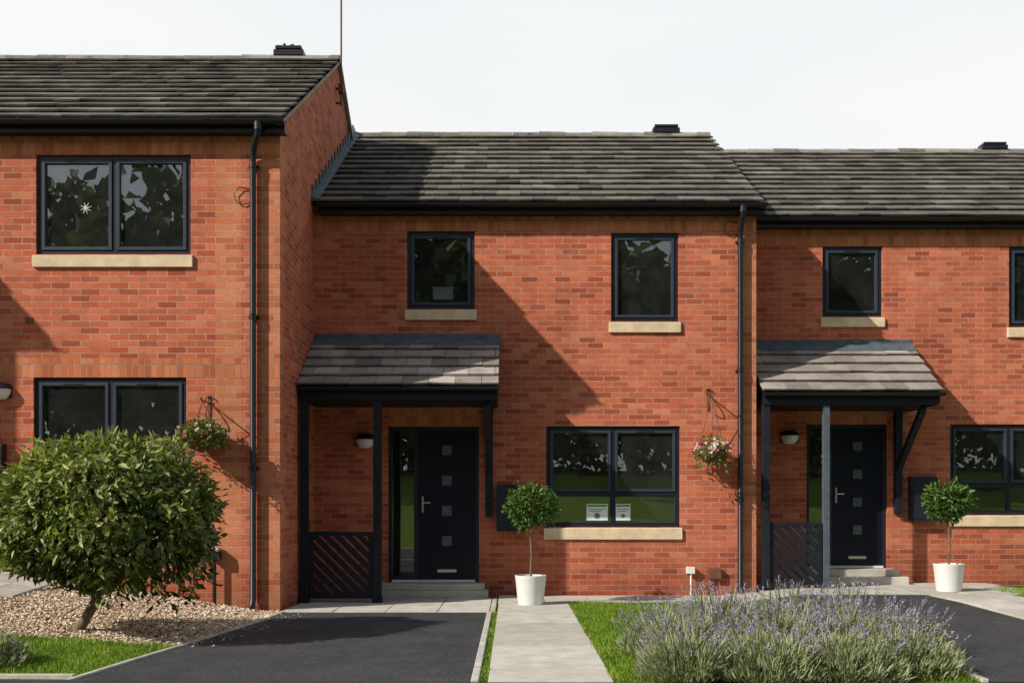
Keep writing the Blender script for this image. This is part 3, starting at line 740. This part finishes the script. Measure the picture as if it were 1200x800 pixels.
mb=MB(); mb.box(-5.66,-5.58,Yl-.012,Yl-.002,3.35,3.42); mb.obj('wall_fixing_plate',[M_rust])

# ------------------------------------------------------------------ planters
def topiary(x,y,g,rb,zc,hp,rp,seed):
    e=empty('potted_topiary_tree',(x,y,g)); mb=MB()
    mb.lathe([(0,0),(rp*.78,0),(rp*.80,.01),(rp*.98,hp*.93),(rp*1.0,hp*.95),(rp*1.0,hp),(rp*.90,hp),(rp*.88,hp-.04),(0,hp-.04)],(x,y,g),36); mb.obj('white_pot',[M_pot],e,smooth=True)
    s=MB(); s.lathe([(rp*.89,hp-.035),(0,hp-.02)],(x,y,g),24); s.obj('soil',[M_soil],e)
    t=MB(); t.tube([(x,y,g+hp-.04),(x+.012,y,g+hp+.25),(x-.008,y,zc-rb*.6),(x,y,zc)],[.016,.014,.013,.012],8)
    for k in range(18):
        d=rdir(1)[0]; t.tube([(x,y,zc-rb*.3),(x+d[0]*rb*.8,y+d[1]*rb*.8,zc+d[2]*rb*.7)],[.007,.003],5)
    t.obj('stem',[M_bark],e,smooth=True)
    n=1700; d=rdir(n); r=rng.uniform(.2,1,n)**.5
    bump=np.array([noise.noise(Vector(v*2.2)+Vector((seed,0,0)))+.7*noise.noise(Vector(v*5)+Vector((0,seed,0))) for v in d])
    P=np.array([x,y,zc])+d*(r*(1+.42*bump))[:,None]*rb*np.array([1.0,1,.84])
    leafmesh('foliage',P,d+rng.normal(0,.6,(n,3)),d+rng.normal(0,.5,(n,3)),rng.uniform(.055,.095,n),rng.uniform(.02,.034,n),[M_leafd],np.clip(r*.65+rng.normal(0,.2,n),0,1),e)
topiary(.23,12.67,.012,.31,1.22,.36,.195,3.1)
topiary(5.72,13.45,.112,.28,1.27,.36,.195,9.7)

# ------------------------------------------------------------------ clipped shrub tree
e=empty('clipped_shrub_tree',(-4.0,9.3,.1))
t=MB(); c0=Vector((-3.66,9.3,1.10))
t.tube([(-4.02,9.32,-.02),(-3.93,9.31,.10),(-3.84,9.3,.24),(-3.74,9.3,.42),(-3.66,9.3,.62)],[.065,.05,.044,.042,.04],10)
for k in range(26):
    a=R(0,6.28); el=R(-.1,1.4); L=R(.45,.8); b0=Vector((-3.74+R(-.02,.08),9.3,R(.38,.62)))
    d=Vector((math.cos(a)*math.cos(el),math.sin(a)*math.cos(el),math.sin(el)*.9+.12))
    m1=b0+d*L*.5+Vector((R(-.05,.05),R(-.05,.05),R(.0,.08))); t.tube([b0,m1,b0+d*L],[.02,.012,.005],6)
t.obj('trunk_and_limbs',[M_bark],e,smooth=True)
n=13500; d=rdir(n); r=np.where(rng.uniform(size=n)<.72,rng.uniform(.86,1.0,n),rng.uniform(.4,.86,n))
bump=np.array([noise.noise(Vector(v*1.8)+Vector((2,5,1)))+.7*noise.noise(Vector(v*5.0)+Vector((7,1,3)))+.5*noise.noise(Vector(v*10)) for v in d])
up=d[:,2]>0
rz=np.where(up,.75,.60)
P=d*(r*(1+.16*bump))[:,None]
flat=np.where(up,1.0,1.0+.14*np.clip(-d[:,2],0,1))
P=P*np.stack([.96*flat,.92*flat,rz],1)
s=np.clip(-d[:,2],0,1); keep=(rng.uniform(size=n)>s*.6)&~((bump<-.45)&(rng.uniform(size=n)<.6))
dr_=np.where((~up)&(rng.uniform(size=n)<.28),rng.uniform(0,.36,n)*np.clip(d[:,0]+.35,0,1),0)
P[:,2]-=dr_
P=P[keep];d=d[keep];r=r[keep];bump=bump[keep]; n=len(P); P+=np.array(c0)
D=d*.6+rng.normal(0,.5,(n,3)); D[:,2]-=.25
leafmesh('foliage',P,D,d+rng.normal(0,.28,(n,3)),rng.uniform(.07,.12,n),rng.uniform(.03,.05,n),[M_leaf],np.clip((r-.62)*1.1+bump*.5+rng.normal(.16,.17,n)+.22*d[:,2],0,1),e)  # crown shading put into leaf colour: dark inside and below, lighter on top
n=420; d=rdir(n); d=d[d[:,2]>-.5]; n=len(d); P=np.array(c0)+d*np.array([.96,.92,.74])*rng.uniform(.98,1.09,n)[:,None]
leafmesh('sprigs',P,d+rng.normal(0,.3,(n,3)),rdir(n),rng.uniform(.06,.11,n),rng.uniform(.02,.036,n),[M_leaf],rng.uniform(.6,1,n),e)

# ------------------------------------------------------------------ lavender
def lavender(x,y,Rr,Hh,nl=4600,nf=150,fl=.22):
    g=gz(x,y); e=empty('lavender_bush',(x,y,g))
    d=rdir(nl); d[:,2]=np.abs(d[:,2]); r=rng.uniform(.15,1,nl)**.4
    bump=np.array([noise.noise(Vector((v[0]*3+x,v[1]*3+y,v[2]*3))) for v in d])
    P=d*(r*(1+.30*bump))[:,None]*np.array([Rr,Rr,Hh*.85])+np.array([x,y,g+.0])
    D=d*np.array([.8,.8,.5])+np.array([0,0,.8])+rng.normal(0,.28,(nl,3))
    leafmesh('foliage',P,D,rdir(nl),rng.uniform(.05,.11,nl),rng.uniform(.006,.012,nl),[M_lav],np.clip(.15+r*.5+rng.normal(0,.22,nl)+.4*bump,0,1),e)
    a=rng.uniform(0,6.283,nf); q=rng.uniform(0,1,nf)**.6
    B=np.stack([x+Rr*.75*q*np.cos(a),y+Rr*.75*q*np.sin(a),g+Hh*.65*np.sqrt(1-.7*q*q)],1)
    D=np.stack([q*.85*np.cos(a),q*.85*np.sin(a),np.ones(nf)],1)+rng.normal(0,.2,(nf,3)); D/=np.linalg.norm(D,axis=1,keepdims=True)
    L=rng.uniform(.45,1.5,nf)*fl
    leafmesh('stems',B,D,rdir(nf),L*1.05,.004,[M_lav],rng.uniform(.4,.9,nf),e)
    k=9; T=np.repeat(B+D*(L*.85)[:,None],k,0); DD=np.repeat(D,k,0); off=np.tile(np.linspace(0,.055,k),nf)
    P=T+DD*off[:,None]; m=len(P)
    leafmesh('flower_spikes',P,DD+rdir(m)*.7,rdir(m),rng.uniform(.012,.020,m),rng.uniform(.008,.012,m),[M_lavf],rng.uniform(0,1,m),e)
for (x,y,r_,h_,f_) in [(1.26,7.30,.36,.29,.16),(1.80,7.22,.42,.31,.16),(2.35,7.28,.42,.31,.16),(2.85,7.5,.38,.30,.16),(1.42,7.95,.42,.34,.2),(2.05,7.9,.46,.37,.2),(2.65,8.05,.46,.37,.2),(3.08,8.3,.38,.33,.2),(1.7,8.5,.42,.37,.26),(2.3,8.7,.46,.38,.26),(2.9,8.9,.42,.36,.26),(1.18,8.45,.28,.24,.24)]:
    lavender(x,y,r_,h_,fl=f_,nf={.16:90,.2:140,.26:140,.24:60}[f_])
lavender(-3.95,7.62,.34,.24,2600,40,.12); lavender(-4.5,7.6,.36,.24,2600,40,.12)

# ------------------------------------------------------------------ trees across the road (behind the photographer)
e=empty('background_trees',(0,-30,3))
tb=MB(); PP=[];DD=[];RR=[]
for i in range(24):
    x=-50+i*4.3+R(-1.2,1.2); y=-30+R(-4,4); g=gz(x,y); h=R(12,19); w=R(3.2,4.6)
    tb.tube([(x,y,g-.3),(x+R(-.2,.2),y,g+3),(x+R(-.4,.4),y,g+h*.7)],[.35,.26,.08],8)
    for k in range(8):
        a=R(0,6.28); z=g+R(.25,.7)*h; tb.tube([(x,y,z),(x+math.cos(a)*w*.6,y+math.sin(a)*w*.6,z+R(.8,2))],[.1,.03],5)
    n=1450; dd=rdir(n); bump=np.array([noise.noise(Vector(v*2.2)+Vector((i*3,0,0))) for v in dd])
    P=np.array([x,y,g+h*.53])+dd*(rng.uniform(.1,1,n)**.45*(1+.4*bump))[:,None]*np.array([w,w,h*.50])
    PP.append(P);DD.append(rdir(n));RR.append(np.clip(rng.uniform(0,.7,n)+bump*.6+R(-.1,.2),0,1))
tb.obj('trunks',[M_bark],e)
P=np.concatenate(PP);n=len(P)
leafmesh('foliage',P,np.concatenate(DD),rdir(n),rng.uniform(.8,1.3,n),rng.uniform(.6,1.0,n),[M_tree],np.concatenate(RR),e)
n=9000; x=rng.uniform(-45,45,n); hh=np.array([3.0+1.2*noise.noise(Vector((v*.35,0,0))) for v in x]); P=np.stack([x,-25.5+rng.uniform(-.9,.9,n),2.85+hh*rng.uniform(0,1,n)],1)
leafmesh('added_hedge_screen',P,rdir(n),rdir(n),rng.uniform(.35,.6,n),rng.uniform(.25,.45,n),[M_tree],rng.uniform(0,1,n))  # unseen hedge, added to keep sky below the crowns out of window reflections

# ------------------------------------------------------------------ light
dsun=Vector((1.68,1.0,-1.30)).normalized()
sl_=bpy.data.lights.new('sun','SUN'); sl_.energy=5.0; sl_.angle=math.radians(.5); sl_.color=(1.0,.94,.84)
so=bpy.data.objects.new('sun',sl_); so.rotation_euler=dsun.to_track_quat('-Z','Y').to_euler(); so.location=(-12,-8,14); scene.collection.objects.link(so)
el=math.asin(-dsun.z); az=math.atan2(-dsun.x,-dsun.y)
w=bpy.data.worlds.new('World'); scene.world=w; w.use_nodes=True; t=w.node_tree; bg=t.nodes['Background']
sky=t.nodes.new('ShaderNodeTexSky'); sky.sky_type='NISHITA'; sky.sun_disc=False; sky.sun_elevation=el; sky.sun_rotation=az%(2*math.pi); sky.dust_density=1.5
tc=t.nodes.new('ShaderNodeTexCoord'); sp=t.nodes.new('ShaderNodeSeparateXYZ'); t.links.new(tc.outputs['Generated'],sp.inputs[0])
def wramp(src,stops):
    r=t.nodes.new('ShaderNodeValToRGB'); e=r.color_ramp.elements
    while len(e)<len(stops): e.new(.5)
    for i,(p,c) in enumerate(stops):
        e[i].position=p; e[i].color=(c,c,c,1) if isinstance(c,(int,float)) else (*c,1)
    t.links.new(src,r.inputs[0]); return r.outputs[0]
# sky whitened low ahead, kept dimmer overhead and behind to limit facade fill light
fz=wramp(sp.outputs[2],[(0,.97),(.5,.95),(.8,.3)])
my=t.nodes.new('ShaderNodeMapRange'); my.inputs['From Min'].default_value=-.35; my.inputs['From Max'].default_value=.45
my.inputs['To Min'].default_value=.42; my.inputs['To Max'].default_value=1.0
t.links.new(sp.outputs[1],my.inputs['Value'])
mm=t.nodes.new('ShaderNodeMath'); mm.operation='MULTIPLY'; t.links.new(fz,mm.inputs[0]); t.links.new(my.outputs[0],mm.inputs[1])
nz=t.nodes.new('ShaderNodeTexNoise'); nz.inputs['Scale'].default_value=1.6; nz.inputs['Detail'].default_value=5
mpn=t.nodes.new('ShaderNodeMapping'); mpn.inputs['Scale'].default_value=(1,1,3); t.links.new(tc.outputs['Generated'],mpn.inputs[0]); t.links.new(mpn.outputs[0],nz.inputs['Vector'])
cr=wramp(nz.outputs['Fac'],[(.35,(8.9,9.25,9.45)),(.65,(9.8,9.85,9.75))])
mx=t.nodes.new('ShaderNodeMix'); mx.data_type='RGBA'; t.links.new(mm.outputs[0],mx.inputs[0]); t.links.new(sky.outputs[0],mx.inputs[6]); t.links.new(cr,mx.inputs[7])
t.links.new(mx.outputs[2],bg.inputs[0]); bg.inputs[1].default_value=.1

# ------------------------------------------------------------------ camera
cam=bpy.data.cameras.new('camera'); co=bpy.data.objects.new('camera',cam); scene.collection.objects.link(co); scene.camera=co
co.location=(0,0,1.21); co.rotation_euler=(math.radians(90),0,0)
cam.sensor_width=36; cam.lens=36.1; cam.shift_y=194/1200; cam.clip_end=1500
